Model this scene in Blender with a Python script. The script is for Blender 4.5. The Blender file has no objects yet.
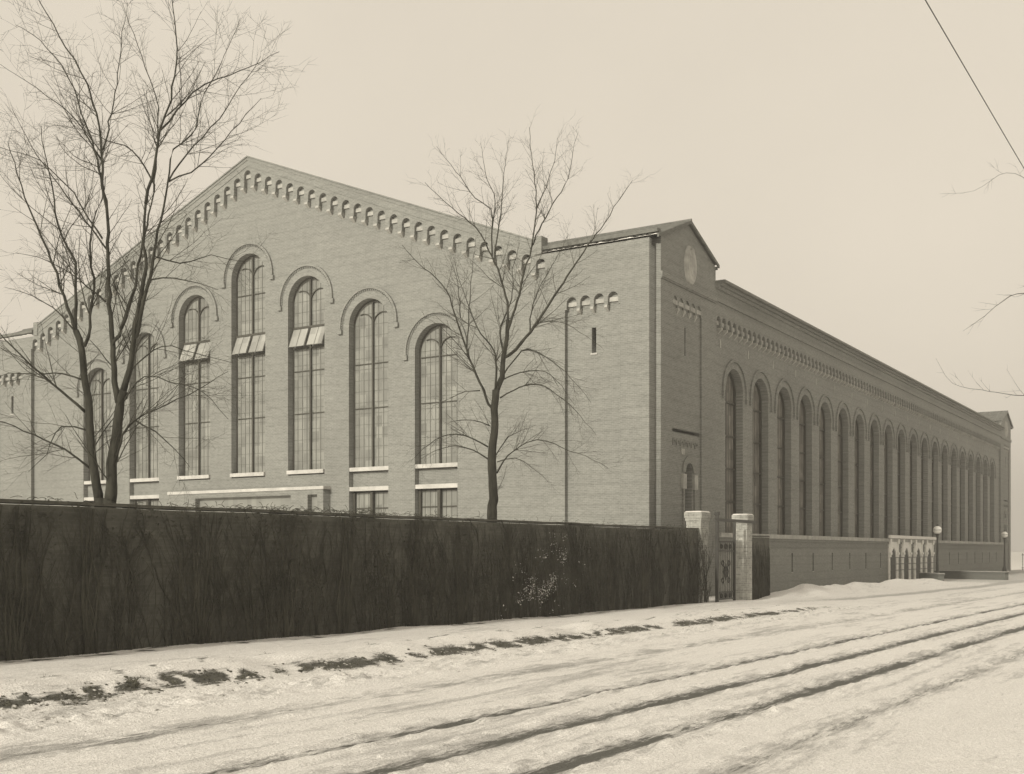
import bpy, bmesh, math, random
from mathutils import Vector, Matrix, noise
R = math.radians
PI = math.pi
rnd = random.Random(7)
sc = bpy.context.scene
col = sc.collection

# ------------------------------------------------------------------ frame of the place
TH = math.atan2(728, 1148)
U = Vector((math.sin(TH), math.cos(TH), 0))        # along the street
V = Vector((-math.cos(TH), math.sin(TH), 0))       # away from the street, to the left
def st(a, w, z=0.0):                                # street coordinates (w to the right) -> world
    return U * a - V * w + Vector((0, 0, z))
CORNER = Vector((6.063, 48.0, 0))

def N(x, y, z=0.0): return noise.noise(Vector((x, y, z)))
def sstep(a, b, x):
    t = min(1, max(0, (x - a) / (b - a)))
    return t * t * (3 - 2 * t)

# ------------------------------------------------------------------ materials
def new_mat(name):
    m = bpy.data.materials.new(name); m.use_nodes = True
    nt = m.node_tree
    b = nt.nodes['Principled BSDF']
    return m, nt, b
def nd(nt, t, **kw):
    n = nt.nodes.new(t)
    for k, v in kw.items():
        if k in n.inputs: n.inputs[k].default_value = v
        else: setattr(n, k, v)
    return n
def mix(nt, fac, a, b, mode='MIX'):
    n = nt.nodes.new('ShaderNodeMix'); n.data_type = 'RGBA'; n.blend_type = mode
    for sock, v in ((n.inputs[0], fac), (n.inputs[6], a), (n.inputs[7], b)):
        if isinstance(v, bpy.types.NodeSocket): nt.links.new(v, sock)
        elif isinstance(v, (tuple, list)): sock.default_value = (*v, 1) if len(v) == 3 else v
        else: sock.default_value = v
    return n.outputs[2]
def ramp(nt, src, p0, p1, c0=(0, 0, 0), c1=(1, 1, 1)):
    r = nt.nodes.new('ShaderNodeValToRGB')
    r.color_ramp.elements[0].position = p0; r.color_ramp.elements[1].position = p1
    r.color_ramp.elements[0].color = (*c0, 1); r.color_ramp.elements[1].color = (*c1, 1)
    nt.links.new(src, r.inputs[0]); return r.outputs[0]
def coords(nt, scale=(1, 1, 1), kind='Object', loc=(0, 0, 0)):
    tc = nt.nodes.new('ShaderNodeTexCoord'); mp = nt.nodes.new('ShaderNodeMapping')
    mp.inputs['Scale'].default_value = scale; mp.inputs['Location'].default_value = loc
    nt.links.new(tc.outputs[kind], mp.inputs[0]); return mp.outputs[0]
def noise_tex(nt, vec, scale, detail=4, rough=.6):
    n = nd(nt, 'ShaderNodeTexNoise', Scale=scale, Detail=detail, Roughness=rough)
    nt.links.new(vec, n.inputs['Vector']); return n.outputs['Fac']
def bump(nt, b, h, strength, dist):
    n = nd(nt, 'ShaderNodeBump', Strength=strength, Distance=dist)
    nt.links.new(h, n.inputs['Height']); nt.links.new(n.outputs[0], b.inputs['Normal'])

def brick_mat(name, c1, c2, mortar, stain=.93, wrap=False):
    m, nt, b = new_mat(name)
    v = coords(nt)
    if wrap:                                        # courses run round all four sides of an upright pier
        sx = nt.nodes.new('ShaderNodeSeparateXYZ'); nt.links.new(v, sx.inputs[0])
        ad = nd(nt, 'ShaderNodeMath', operation='ADD'); nt.links.new(sx.outputs[0], ad.inputs[0]); nt.links.new(sx.outputs[1], ad.inputs[1])
        cx_ = nt.nodes.new('ShaderNodeCombineXYZ'); nt.links.new(ad.outputs[0], cx_.inputs[0]); nt.links.new(sx.outputs[2], cx_.inputs[1]); v = cx_.outputs[0]
    br = nd(nt, 'ShaderNodeTexBrick', Scale=1.0)
    br.inputs['Brick Width'].default_value = .22; br.inputs['Row Height'].default_value = .076
    br.inputs['Mortar Size'].default_value = .011; br.inputs['Mortar Smooth'].default_value = .3
    br.inputs['Bias'].default_value = -.2
    br.inputs['Color1'].default_value = (*c1, 1); br.inputs['Color2'].default_value = (*c2, 1)
    br.inputs['Mortar'].default_value = (*mortar, 1)
    nt.links.new(v, br.inputs['Vector'])
    # darker header course every sixth row, seen as fine lines across the wall
    cs = nd(nt, 'ShaderNodeTexWave', Scale=.69, Distortion=0.0, bands_direction='Y')
    nt.links.new(v, cs.inputs['Vector'])
    c = mix(nt, 1.0, br.outputs['Color'], ramp(nt, cs.outputs['Fac'], 0.0, .2, (.9,) * 3, (1, 1, 1)), 'MULTIPLY')
    st1 = noise_tex(nt, coords(nt, (1.2, 2.6, .8)), .9, 6, .68)
    c = mix(nt, 1.0, c, ramp(nt, st1, .3, .7, (stain,) * 3, (1.05,) * 3), 'MULTIPLY')
    st2 = noise_tex(nt, coords(nt, (1, 1, 1)), .22, 5, .55)
    c = mix(nt, 1.0, c, ramp(nt, st2, .3, .7, (.9,) * 3, (1.07,) * 3), 'MULTIPLY')
    st3 = noise_tex(nt, coords(nt, (4.5, 13, 4.5)), 1.0, 3, .75)
    c = mix(nt, 1.0, c, ramp(nt, st3, .3, .7, (.82,) * 3, (1.16,) * 3), 'MULTIPLY')
    nt.links.new(c, b.inputs['Base Color'])
    b.inputs['Roughness'].default_value = .9
    b.inputs['Specular IOR Level'].default_value = .2
    bump(nt, b, br.outputs['Fac'], -.5, .01)
    return m
def plain(name, c, rough=.8, var=.25, scale=3.0, spec=.3, bs=0.0, stretch=(1, 1, 1), metal=0):
    m, nt, b = new_mat(name)
    f = noise_tex(nt, coords(nt, stretch), scale, 5, .65)
    lo = tuple(x * (1 - var) for x in c); hi = tuple(min(1, x * (1 + var)) for x in c)
    nt.links.new(ramp(nt, f, .3, .7, lo, hi), b.inputs['Base Color'])
    b.inputs['Roughness'].default_value = rough; b.inputs['Specular IOR Level'].default_value = spec
    b.inputs['Metallic'].default_value = metal
    if bs: bump(nt, b, f, bs, .03)
    return m

def snow_mat(name, clean, dirty, wet, fine=9.0):
    m, nt, b = new_mat(name)
    v = coords(nt)
    at = nt.nodes.new('ShaderNodeAttribute'); at.attribute_name = 'wear'
    sep = nt.nodes.new('ShaderNodeSeparateColor'); nt.links.new(at.outputs['Color'], sep.inputs[0])
    vs = coords(nt, (.35, 2.2, 1), loc=(3, 1, 0))
    n1 = noise_tex(nt, vs, 1.1, 7, .68)
    n2 = noise_tex(nt, v, 5.0, 6, .7)
    n3 = noise_tex(nt, v, 26.0, 4, .7)
    c = mix(nt, ramp(nt, n1, .38, .72), clean, dirty)
    c = mix(nt, mix(nt, 1.0, ramp(nt, n2, .5, .78), (.6,) * 3, 'MULTIPLY'), c, dirty)
    c = mix(nt, 1.0, c, ramp(nt, n3, .3, .7, (.82,) * 3, (1.1,) * 3), 'MULTIPLY')
    n4 = noise_tex(nt, v, 60.0, 3, .8)
    c = mix(nt, 1.0, c, ramp(nt, n4, .32, .68, (.82,) * 3, (1.1,) * 3), 'MULTIPLY')
    # slush (green channel) and bare wet road / soil (red channel), broken up by noise
    def broken(ch, amount, vec, s):
        nn = noise_tex(nt, vec, s, 6, .75)
        a = nd(nt, 'ShaderNodeMath', operation='MULTIPLY_ADD'); nt.links.new(nn, a.inputs[0])
        a.inputs[1].default_value = amount; nt.links.new(sep.outputs[ch], a.inputs[2])
        s2 = nd(nt, 'ShaderNodeMath', operation='SUBTRACT'); nt.links.new(a.outputs[0], s2.inputs[0])
        s2.inputs[1].default_value = amount * .5
        return ramp(nt, s2.outputs[0], .30, .72)
    slush = tuple(x * .55 for x in dirty)
    c = mix(nt, broken(1, 1.5, coords(nt, (1.0, 6.0, 1)), 2.0), c, slush)
    c = mix(nt, broken(0, 2.1, coords(nt, (1.0, 7.5, 1)), 2.6), c, wet)
    nt.links.new(c, b.inputs['Base Color'])
    b.inputs['Roughness'].default_value = .7; b.inputs['Specular IOR Level'].default_value = .25
    hsum = nd(nt, 'ShaderNodeMath', operation='ADD')
    nt.links.new(noise_tex(nt, coords(nt, (.6, 1.3, 1)), 7.0, 6, .7), hsum.inputs[0]); nt.links.new(n3, hsum.inputs[1])
    bump(nt, b, hsum.outputs[0], .9, .05)
    return m

M = {}
M['front'] = brick_mat('pale_brick', (.208, .21, .195), (.158, .16, .149), (.255, .257, .24))
M['side'] = M['front']
M['base'] = brick_mat('basement_brick', (.205, .207, .19), (.172, .174, .16), (.235, .237, .22))
M['lowbrick'] = brick_mat('low_wall_brick', (.12, .121, .11), (.1, .101, .092), (.14, .141, .13))
M['pier'] = brick_mat('pier_brick', (.46, .46, .43), (.27, .27, .25), (.5, .5, .46), .62, True)
M['yardwall'] = brick_mat('old_brick', (.105, .103, .087), (.078, .0765, .064), (.11, .108, .092), .55)
M['stone'] = plain('limestone', (.325, .322, .3), .8, .3, 2.2)
M['snow'] = plain('settled_snow', (.68, .663, .63), .7, .08, 8, .2, .3)
M['roof'] = plain('roof_tile', (.125, .126, .115), .85, .35, 2.5)
M['coping'] = plain('cornice_metal', (.15, .151, .137), .7, .2, 2)
M['dark'] = plain('dark_paint', (.045, .043, .034), .5, .2, 5, .4)
M['ledge'] = plain('icy_ledge', (.44, .432, .41), .75, .22, 2.0, .2, .3)
M['sheet'] = plain('sunlit_fill', (.30, .30, .275), .7, .2, 3)  # pale colour in place of the sunlit background seen through the gate
M['bar'] = plain('glazing_bar', (.12, .12, .108), .6, .2, 5)
M['terracotta'] = plain('white_terracotta', (.74, .73, .69), .7, .12, 5)
M['iron'] = plain('black_iron', (.03, .029, .024), .5, .3, 9, .45)
M['void'] = plain('dark_interior', (.03, .029, .025), .9, .1, 3)
M['bark'] = plain('bark', (.036, .035, .028), .9, .6, 7, .15, 1.0, (1, 1, .25))
M['twig'] = plain('twig_bark', (.048, .046, .037), .9, .3, 4, .15)
M['vine'] = plain('vine_stem', (.056, .054, .043), .9, .45, 1.3, .1)
M['soil'] = plain('frozen_soil', (.088, .085, .068), .95, .5, 7, .1, .6)
M['wood'] = plain('weathered_door', (.085, .085, .078), .8, .2, 3)
M['globe'] = plain('milk_glass', (.85, .84, .8), .25, .03, 4, .5)
def glass_mat(name, c, var, rough):
    m, nt, b = new_mat(name)
    f = noise_tex(nt, coords(nt, (1.7, 1.3, 1)), .8, 3, .5)
    br = nd(nt, 'ShaderNodeTexBrick', Scale=1.0)                 # pane to pane differences
    br.offset = 0; br.inputs['Brick Width'].default_value = .345; br.inputs['Row Height'].default_value = .55
    br.inputs['Mortar Size'].default_value = 0; br.inputs['Color1'].default_value = (.76,) * 3 + (1,); br.inputs['Color2'].default_value = (1.16,) * 3 + (1,)
    nt.links.new(coords(nt), br.inputs['Vector'])
    cc = ramp(nt, f, .3, .7, tuple(x * (1 - var) for x in c), tuple(x * (1 + var) for x in c))
    nt.links.new(mix(nt, 1.0, cc, br.outputs['Color'], 'MULTIPLY'), b.inputs['Base Color'])
    b.inputs['Roughness'].default_value = rough; b.inputs['Specular IOR Level'].default_value = .5
    bump(nt, b, f, .15, .02)
    return m
M['glass'] = glass_mat('ribbed_window_glass', (.205, .207, .19), .12, .3)
M['sideglass'] = glass_mat('grey_window_glass', (.19, .18, .162), .3, .22)
M['sash'] = glass_mat('tilted_sash_glass', (.30, .30, .28), .1, .25)  # paler than the fixed panes: sky reflection put into the colour

# ------------------------------------------------------------------ object helpers
def link(o): col.objects.link(o); return o
def empty(name, loc=(0, 0, 0), rz=0.0):
    o = bpy.data.objects.new(name, None); o.empty_display_size = .3
    o.location = loc; o.rotation_euler = (0, 0, rz); return link(o)
def tag(o, label=None, cat=None, group=None, kind=None):
    for k, v in (('label', label), ('category', cat), ('group', group), ('kind', kind)):
        if v: o[k] = v
    return o
def mesh_obj(name, me, mat, parent=None, mw=None, smooth=False):
    o = bpy.data.objects.new(name, me)
    mats = mat if isinstance(mat, (list, tuple)) else [mat]
    me.materials.clear()
    for m in mats: me.materials.append(m)
    if smooth:
        for p in me.polygons: p.use_smooth = True
    link(o)
    if parent: o.parent = parent
    if mw is not None: o.matrix_local = mw
    return o
class MB:
    """collects shapes of ONE object"""
    def __init__(s): s.v = []; s.f = []; s.mi = []
    def add(s, vs, fs, mi=0):
        b = len(s.v); s.v += [tuple(x) for x in vs]; s.f += [tuple(i + b for i in f) for f in fs]; s.mi += [mi] * len(fs)
    def box(s, x0, x1, y0, y1, z0, z1, mi=0, top=None):
        """top=(dx,dy): inset of the upper face"""
        dx, dy = top or (0, 0)
        s.add([(x0, y0, z0), (x1, y0, z0), (x1, y1, z0), (x0, y1, z0),
               (x0 + dx, y0 + dy, z1), (x1 - dx, y0 + dy, z1), (x1 - dx, y1 - dy, z1), (x0 + dx, y1 - dy, z1)],
              [(3, 2, 1, 0), (4, 5, 6, 7), (0, 1, 5, 4), (1, 2, 6, 5), (2, 3, 7, 6), (3, 0, 4, 7)], mi)
    def tube(s, pts, rad, n=6, mi=0, cap=True):
        pts = [Vector(p) for p in pts]
        if len(pts) < 2: return
        rad = rad if isinstance(rad, (list, tuple)) else [rad] * len(pts)
        vs = []; up = Vector((.31, .22, .93)).normalized()
        for i, p in enumerate(pts):
            t = (pts[min(i + 1, len(pts) - 1)] - pts[max(i - 1, 0)])
            if t.length < 1e-9: t = Vector((0, 0, 1))
            t.normalize()
            e = up - t * up.dot(t)
            if e.length < .05: e = Vector((1, 0, 0)) - t * t.x
            e.normalize(); g = t.cross(e)
            for k in range(n):
                a = 2 * PI * k / n
                vs.append(p + (e * math.cos(a) + g * math.sin(a)) * rad[i])
        fs = []
        for i in range(len(pts) - 1):
            for k in range(n):
                k2 = (k + 1) % n
                fs.append((i * n + k, i * n + k2, (i + 1) * n + k2, (i + 1) * n + k))
        if cap and n > 3:
            fs.append(tuple(range(n - 1, -1, -1))); fs.append(tuple((len(pts) - 1) * n + k for k in range(n)))
        s.add(vs, fs, mi)
    def lathe(s, prof, n=20, c=(0, 0, 0), mi=0):
        vs = []; fs = []
        for r, z in prof:
            for k in range(n):
                a = 2 * PI * k / n; vs.append((c[0] + r * math.cos(a), c[1] + r * math.sin(a), c[2] + z))
        for i in range(len(prof) - 1):
            for k in range(n):
                k2 = (k + 1) % n; fs.append((i * n + k, i * n + k2, (i + 1) * n + k2, (i + 1) * n + k))
        fs.append(tuple(range(n - 1, -1, -1))); fs.append(tuple((len(prof) - 1) * n + k for k in range(n)))
        s.add(vs, fs, mi)
    def ring(s, cx, cy, r0, r1, z0, z1, a0, a1, n=28, mi=0):
        """flat arch band in the xy plane, from z0 to z1"""
        vs = []; fs = []
        for i in range(n + 1):
            a = a0 + (a1 - a0) * i / n; c, q = math.cos(a), math.sin(a)
            vs += [(cx + r0 * c, cy + r0 * q, z0), (cx + r1 * c, cy + r1 * q, z0), (cx + r1 * c, cy + r1 * q, z1), (cx + r0 * c, cy + r0 * q, z1)]
        for i in range(n):
            for k in range(4):
                k2 = (k + 1) % 4; fs.append((i * 4 + k, i * 4 + k2, i * 4 + 4 + k2, i * 4 + 4 + k))
        fs += [(3, 2, 1, 0), (n * 4, n * 4 + 1, n * 4 + 2, n * 4 + 3)]
        s.add(vs, fs, mi)
    def build(s, name, mat, parent=None, mw=None, smooth=False):
        me = bpy.data.meshes.new(name); me.from_pydata(s.v, [], s.f)
        o = mesh_obj(name, me, mat, parent, mw, smooth)
        if any(s.mi): me.polygons.foreach_set('material_index', s.mi)
        bm = bmesh.new(); bm.from_mesh(me); bmesh.ops.recalc_face_normals(bm, faces=bm.faces[:]); bm.to_mesh(me); bm.free()
        me.update(); return o
def slab_mesh(outer, holes, z_front, depth):
    cu = bpy.data.curves.new('outline', 'CURVE'); cu.dimensions = '2D'; cu.fill_mode = 'BOTH'; cu.extrude = depth / 2
    for P in [outer] + list(holes):
        s = cu.splines.new('POLY'); s.points.add(len(P) - 1)
        for q, p in zip(s.points, P): q.co = (p[0], p[1], 0, 1)
        s.use_cyclic_u = True
    o = bpy.data.objects.new('outline', cu)
    me = bpy.data.meshes.new_from_object(o)
    bpy.data.objects.remove(o); bpy.data.curves.remove(cu)
    me.transform(Matrix.Translation((0, 0, z_front - depth / 2)))
    return me
def slab(name, outer, holes, zf, depth, mat, parent, mw):
    return mesh_obj(name, slab_mesh(outer, holes, zf, depth), mat, parent, mw)
def arch_poly(cx, w, y0, spring, n=22, rise=None):
    r = w / 2; rise = rise or r
    P = [(cx - r, y0), (cx + r, y0)]
    for i in range(n + 1):
        a = PI * i / n; P.append((cx + r * math.cos(a), spring + rise * math.sin(a)))
    return P

# ------------------------------------------------------------------ the field house
B = empty('field_house', CORNER, math.atan2(U.y, U.x))
tag(B, 'huge pale brick field house with gabled front and long arcade of arched windows', 'building')
def face(origin, x, z):
    x, z = Vector(x), Vector(z); y = z.cross(x)
    m = Matrix((( x.x, y.x, z.x, origin[0]), (x.y, y.y, z.y, origin[1]), (x.z, y.z, z.z, origin[2]), (0, 0, 0, 1)))
    return m
F = face((0, 0, 0), (0, -1, 0), (-1, 0, 0))       # front: x = -s
S = face((.2, .1, 0), (1, 0, 0), (0, -1, 0))      # side: x = t
LEN = 88.5; WID = 47.5; MID = WID / 2
def zr(s): return 22.94 - .395 * abs(s - MID)      # top of the raking parapet

def arcade_edge(cs, springs, r, drop, end0=None, end1=None, n=8):
    """lower edge of a corbelled arcade, from left to right"""
    P = []
    for i, (c, sp) in enumerate(zip(cs, springs)):
        lb = (min(sp, springs[i - 1]) if i else sp) - drop
        rb = (min(sp, springs[i + 1]) if i + 1 < len(cs) else sp) - drop
        P.append((c - r, lb))
        for k in range(n + 1):
            a = PI - PI * k / n; P.append((c + r * math.cos(a), sp + r * math.sin(a)))
        P.append((c + r, rb))
    return P
_cm = {}
def corbels(parent, mw, cs, springs, r, drop, rec, maxn=999):
    """one stepped stone ledge behind the arches, and under each pier its own corbel"""
    p = cs[1] - cs[0]; n = len(cs); up = []; lo = []
    for i in range(n):
        x0 = cs[i] - (p / 2 if i else r); x1 = cs[i] + (p / 2 if i + 1 < n else r); sp = springs[i]
        up += [(x0, sp + .05), (x1, sp + .05)]; lo += [(x0, sp - .14), (x1, sp - .14)]
    slab('arcade_ledge', up + lo[::-1], [], -rec + .075, .073, M['stone'], parent, mw)
    h = p / 2 - r; rest = MB()
    for i in range(n - 1):
        y = min(springs[i], springs[i + 1]) - drop; x = (cs[i] + cs[i + 1]) / 2
        tgt = MB() if i < maxn else rest; ox, oy = (0, 0) if i < maxn else (x, y)
        if i >= maxn or (p, r) not in _cm:
            a_, c_ = h * .85, h * .5
            z0, z1 = -rec, .03
            tgt.add([(ox - c_, oy - .27, z0), (ox + c_, oy - .27, z0), (ox + a_, oy - .1, z1), (ox - a_, oy - .1, z1), (ox - a_, oy - .003, z1), (ox + a_, oy - .003, z1), (ox - a_, oy - .003, z0), (ox + a_, oy - .003, z0)],
                    [(0, 1, 2, 3), (3, 2, 5, 4), (4, 5, 7, 6), (0, 3, 4, 6), (1, 7, 5, 2), (0, 6, 7, 1)])
        if i < maxn:
            if (p, r) not in _cm:
                o = tgt.build('corbel', M['stone'], parent); _cm[(p, r)] = o.data
            else:
                o = bpy.data.objects.new('corbel', _cm[(p, r)]); link(o); o.parent = parent
            o.matrix_local = mw @ Matrix.Translation((x, y, 0))
    if rest.v:
        o = rest.build('corbel', M['stone'], parent, mw); o['kind'] = 'stuff'

# --- gabled front: the wall field with its seven tall windows
fw = []                                             # (centre s, arch top)
for k, top in zip(range(-3, 4), (12.9, 14.55, 16.2, 17.9, 16.2, 14.55, 12.9)):
    fw.append((MID + .17 + 4.11 * k, top, abs(k)))
WW = 2.5
holes = []
for s, top, k in fw:
    holes.append(arch_poly(-s, WW, .3 if k >= 2 else 6.0, top - WW / 2))
slits = [(3.1, 10.7, 11.8), (WID - 3.1, 10.7, 11.8)]
for s, a, b in slits: holes.append([(-s - .11, a), (-s + .11, a), (-s + .11, b), (-s - .11, b)])
RF = .22
outer = [(-WID + .2, -.4), (-.36, -.4), (-.36, 15.0), (-5.7, 15.0), (-MID, zr(MID) - .4), (-WID + 5.7, 15.0), (-WID + .2, 15.0)]
slab('gable_wall', outer, holes, -RF, .55, M['front'], B, F)
# raking parapet, corbelled arcade and end pavilions in one outer skin
n_r = 49; p_r = (WID - 10.6) / n_r
cs = [-(WID - 5.3) + p_r * (i + .5) for i in range(n_r)]
sp = [zr(-c) - .94 for c in cs]
edge = arcade_edge(cs, sp, .24, .34)
pan = []
pcs = []
for s0 in (1.73, WID - 4.43):
    c4 = [-(s0 + 2.7) + .675 * (i + .5) for i in range(4)]; s4 = [12.95] * 4
    pcs.append((c4, s4))
    top = arcade_edge(c4, s4, .25, .28)
    pan.append([(-(s0 + 2.7), .3)] + [(-(s0 + 2.7), top[0][1])] + top + [(-s0, top[-1][1]), (-s0, .3)])
outer = [(-WID + .2, -.4), (-WID + 5.3, -.4), (-WID + 5.3, edge[0][1])] + edge + [(-5.3, edge[-1][1]), (-5.3, -.4), (-.36, -.4), (-.36, 15.28),
         (-5.65, 15.28), (-5.65, zr(5.65)), (-MID, zr(MID)), (-WID + 5.65, zr(5.65)), (-WID + 5.65, 15.28), (-WID + .2, 15.28)]
slab('gable_parapet', outer, pan, 0, RF - .003, M['front'], B, F)
corbels(B, F, cs, sp, .24, .34, RF)
for c4, s4 in pcs: corbels(B, F, c4, s4, .25, .28, RF)
# coping of the rake, brick courses stepping out under it
mb = MB()
for sg in (1, -1):
    d = .395
    def P(s, off): return (-(MID + sg * s), 22.94 - d * s + off)
    L = MID - 5.65
    for (o0, o1, z0, z1, mi) in ((.003, .07, -.5, .05, 0), (-.17, -.1, .0, .03, 0), (-.5, -.44, .0, .03, 0)):
        a, b, c, e = P(0, o0), P(L, o0), P(L, o1), P(0, o1)
        mb.add([(a[0], a[1], z0), (b[0], b[1], z0), (c[0], c[1], z0), (e[0], e[1], z0), (a[0], a[1], z1), (b[0], b[1], z1), (c[0], c[1], z1), (e[0], e[1], z1)],
               [(0, 1, 2, 3), (7, 6, 5, 4), (0, 4, 5, 1), (1, 5, 6, 2), (2, 6, 7, 3), (3, 7, 4, 0)], mi)
    x = -(MID + sg * (L - .15))
    mb.box(x - .2, x + .2, 15.3, 16.1, -.5, .06, 0)
mb.build('raking_coping', M['front'], B, F)
for s, a, b in slits:
    mb = MB(); mb.box(-s - .3, -s + .3, a - .2, b + .2, -RF - .75, -RF - .56); w_ = mb.build('slit_window', M['void'], B, F)
    mb = MB(); mb.box(-s - .16, -s + .16, a - .08, a - .003, -RF - .2, -RF + .04); mb.build('sill', M['ledge'], w_)

def bar(mb, x0, y0, x1, y1, w, z0, z1, mi=0):
    d = Vector((x1 - x0, y1 - y0)); n = Vector((-d.y, d.x)).normalized() * (w / 2)
    q = [(x0 + n.x, y0 + n.y), (x1 + n.x, y1 + n.y), (x1 - n.x, y1 - n.y), (x0 - n.x, y0 - n.y)]
    mb.add([(x, y, z0) for x, y in q] + [(x, y, z1) for x, y in q], [(0, 1, 2, 3), (7, 6, 5, 4), (0, 4, 5, 1), (1, 5, 6, 2), (2, 6, 7, 3), (3, 7, 4, 0)], mi)
def arc_h(cx, r, spring, x):
    return spring + math.sqrt(max(0, r * r - (x - cx) ** 2))

GZ = -RF - .42                                       # glass plane of the front windows
hoodless = []
for s, top, k in fw:
    cx = -s; r = WW / 2; spring = top - r
    pane = slab('window', arch_poly(cx, WW - .01, 6.1, spring), [], GZ, .03, M['glass'], B, F)
    fr = MB()
    # frame round the opening
    fr.ring(cx, spring, r - .06, r - .006, GZ + .003, GZ + .06, 0, PI)
    for sx in (-1, 1): fr.box(cx + sx * (r - .033) - .026, cx + sx * (r - .033) + .026, 6.25, spring, GZ + .003, GZ + .06)
    fr.box(cx - .045, cx + .045, 6.25, top - .1, GZ + .003, GZ + .12)
    lows = [9.2, 11.4] + ([13.62] if top > 14.9 else []) + ([15.8] if top > 17 else [])
    for z in lows:
        fr.box(cx - r + .09, cx + r - .09, z - .022, z + .022, GZ + .003, GZ + .06)
    if k <= 1: fr.box(cx - r + .09, cx + r - .09, 13.58, 13.69, GZ + .004, GZ + .16)
    if k <= 1: fr.box(cx - r + .09, cx + r - .09, 12.55, 12.62, GZ + .003, GZ + .14)
    for i in range(1, 8):                            # slender glazing bars
        if i == 4: continue
        x = cx - r + WW * i / 8; fr.box(x - .012, x + .012, 6.25, arc_h(cx, r, spring, x) - .04, GZ + .002, GZ + .02, 1)
    z = 6.75
    while z < top - .4:
        dx = math.sqrt(max(.01, r * r - max(0, z - spring) ** 2)) - .06
        fr.box(cx - dx, cx + dx, z - .008, z + .008, GZ + .002, GZ + .016, 1); z += .55
    # two small round heads springing from the mullion
    for sx in (-1, 1):
        rr = r / 2
        fr.ring(cx + sx * rr, spring - .02, rr - .02, rr + .02, GZ + .004, GZ + .08, 0 if sx < 0 else PI - 1.9, 1.9 if sx < 0 else PI, 14)
    fr.build('frame', [M['dark'], M['bar']], pane)
    sl = MB(); sl.box(cx - r + .004, cx + r - .004, 6.06, 6.25, GZ - .05, -RF + (.12 if k < 2 else -.03)); sl.build('sill', M['ledge'], pane)
    hd = MB(); hd.ring(cx, spring, r + .47, r + .58, -RF + .002, -RF + .11, -.07, PI + .07, 40)
    for i in range(44):                              # dentils of the hood
        a = -.06 + (PI + .12) * (i + .5) / 44
        hd.ring(cx, spring, r + .38, r + .458, -RF + .002, -RF + .06, a - .018, a + .018, 1)
    for sx in (-1, 1): hd.box(cx + sx * (r + .53) - .13, cx + sx * (r + .53) + .13, spring - .36, spring - .14, -RF + .002, -RF + .13)
    hd.build('hood_moulding', M['front'], pane)
    if k <= 1:                                       # pivoted sashes standing open
        hs = MB()
        for sx in (-1, 1):
            x0, x1 = (cx - r + .1, cx - .07) if sx < 0 else (cx + .07, cx + r - .1)
            hs.add([(x0, 13.57, GZ + .13), (x1, 13.57, GZ + .13), (x1, 12.64, GZ + .50), (x0, 12.64, GZ + .50),
                    (x0, 13.55, GZ + .10), (x1, 13.55, GZ + .10), (x1, 12.62, GZ + .47), (x0, 12.62, GZ + .47)],
                   [(0, 1, 2, 3), (7, 6, 5, 4), (0, 4, 5, 1), (1, 5, 6, 2), (2, 6, 7, 3), (3, 7, 4, 0)])
            xm = (x0 + x1) / 2
            for xx in (x0 + .02, xm, x1 - .02):
                hs.add([(xx - .015, 13.575, GZ + .137), (xx + .015, 13.575, GZ + .137), (xx + .015, 12.645, GZ + .507), (xx - .015, 12.645, GZ + .507)], [(0, 1, 2, 3)], 1)
        hs.build('open_sash', [M['sash'], M['dark']], pane)
    if k >= 2:                                       # spandrel and the lower light under each outer window
        sp_ = MB(); sp_.box(cx - r, cx + r, 5.29, 6.015, GZ - .06, GZ + .12); sp_.build('spandrel', M['front'], B, F)
        lw = slab('window', [(cx - r, .35), (cx + r, .35), (cx + r, 5.0), (cx - r, 5.0)], [], GZ, .03, M['glass'], B, F)
        fr = MB(); fr.box(cx - .08, cx + .08, .35, 5.02, GZ + .003, GZ + .2)
        for sx in (-1, 1): fr.box(cx + sx * (r - .08) - .06, cx + sx * (r - .08) + .06, .35, 5.02, GZ + .003, GZ + .14)
        for i in range(1, 8):
            x = cx - r + WW * i / 8; fr.box(x - .012, x + .012, .35, 5.02, GZ + .002, GZ + .02, 1)
        fr.box(cx - r + .14, cx + r - .14, 4.2, 4.25, GZ + .003, GZ + .07)
        fr.build('frame', [M['dark'], M['bar']], lw)
        lg = MB(); lg.box(cx - r + .004, cx + r - .004, 5.08, 5.28, GZ - .05, -RF - .03); lg.build('ledge', M['ledge'], lw)
# entrance vestibule under the middle three windows, its roof under snow
vb = slab('vestibule', [(-29.5, -.4), (-18.2, -.4), (-18.2, 5.2), (-29.5, 5.2)],
          [[(-27.4, -.3), (-20.4, -.3), (-20.4, 4.95), (-27.4, 4.95)], [(-19.25, -.3), (-18.6, -.3), (-18.6, 4.95), (-19.25, 4.95)]], .28, .5, M['front'], B, F)
mb = MB(); mb.box(-29.56, -18.14, 5.203, 5.36, -.22, .34); mb.build('roof', M['ledge'], vb)
mb = MB(); mb.box(-27.6, -18.4, -.3, 5.1, -.21, -.02); mb.build('door', M['glass'], vb)

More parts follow.
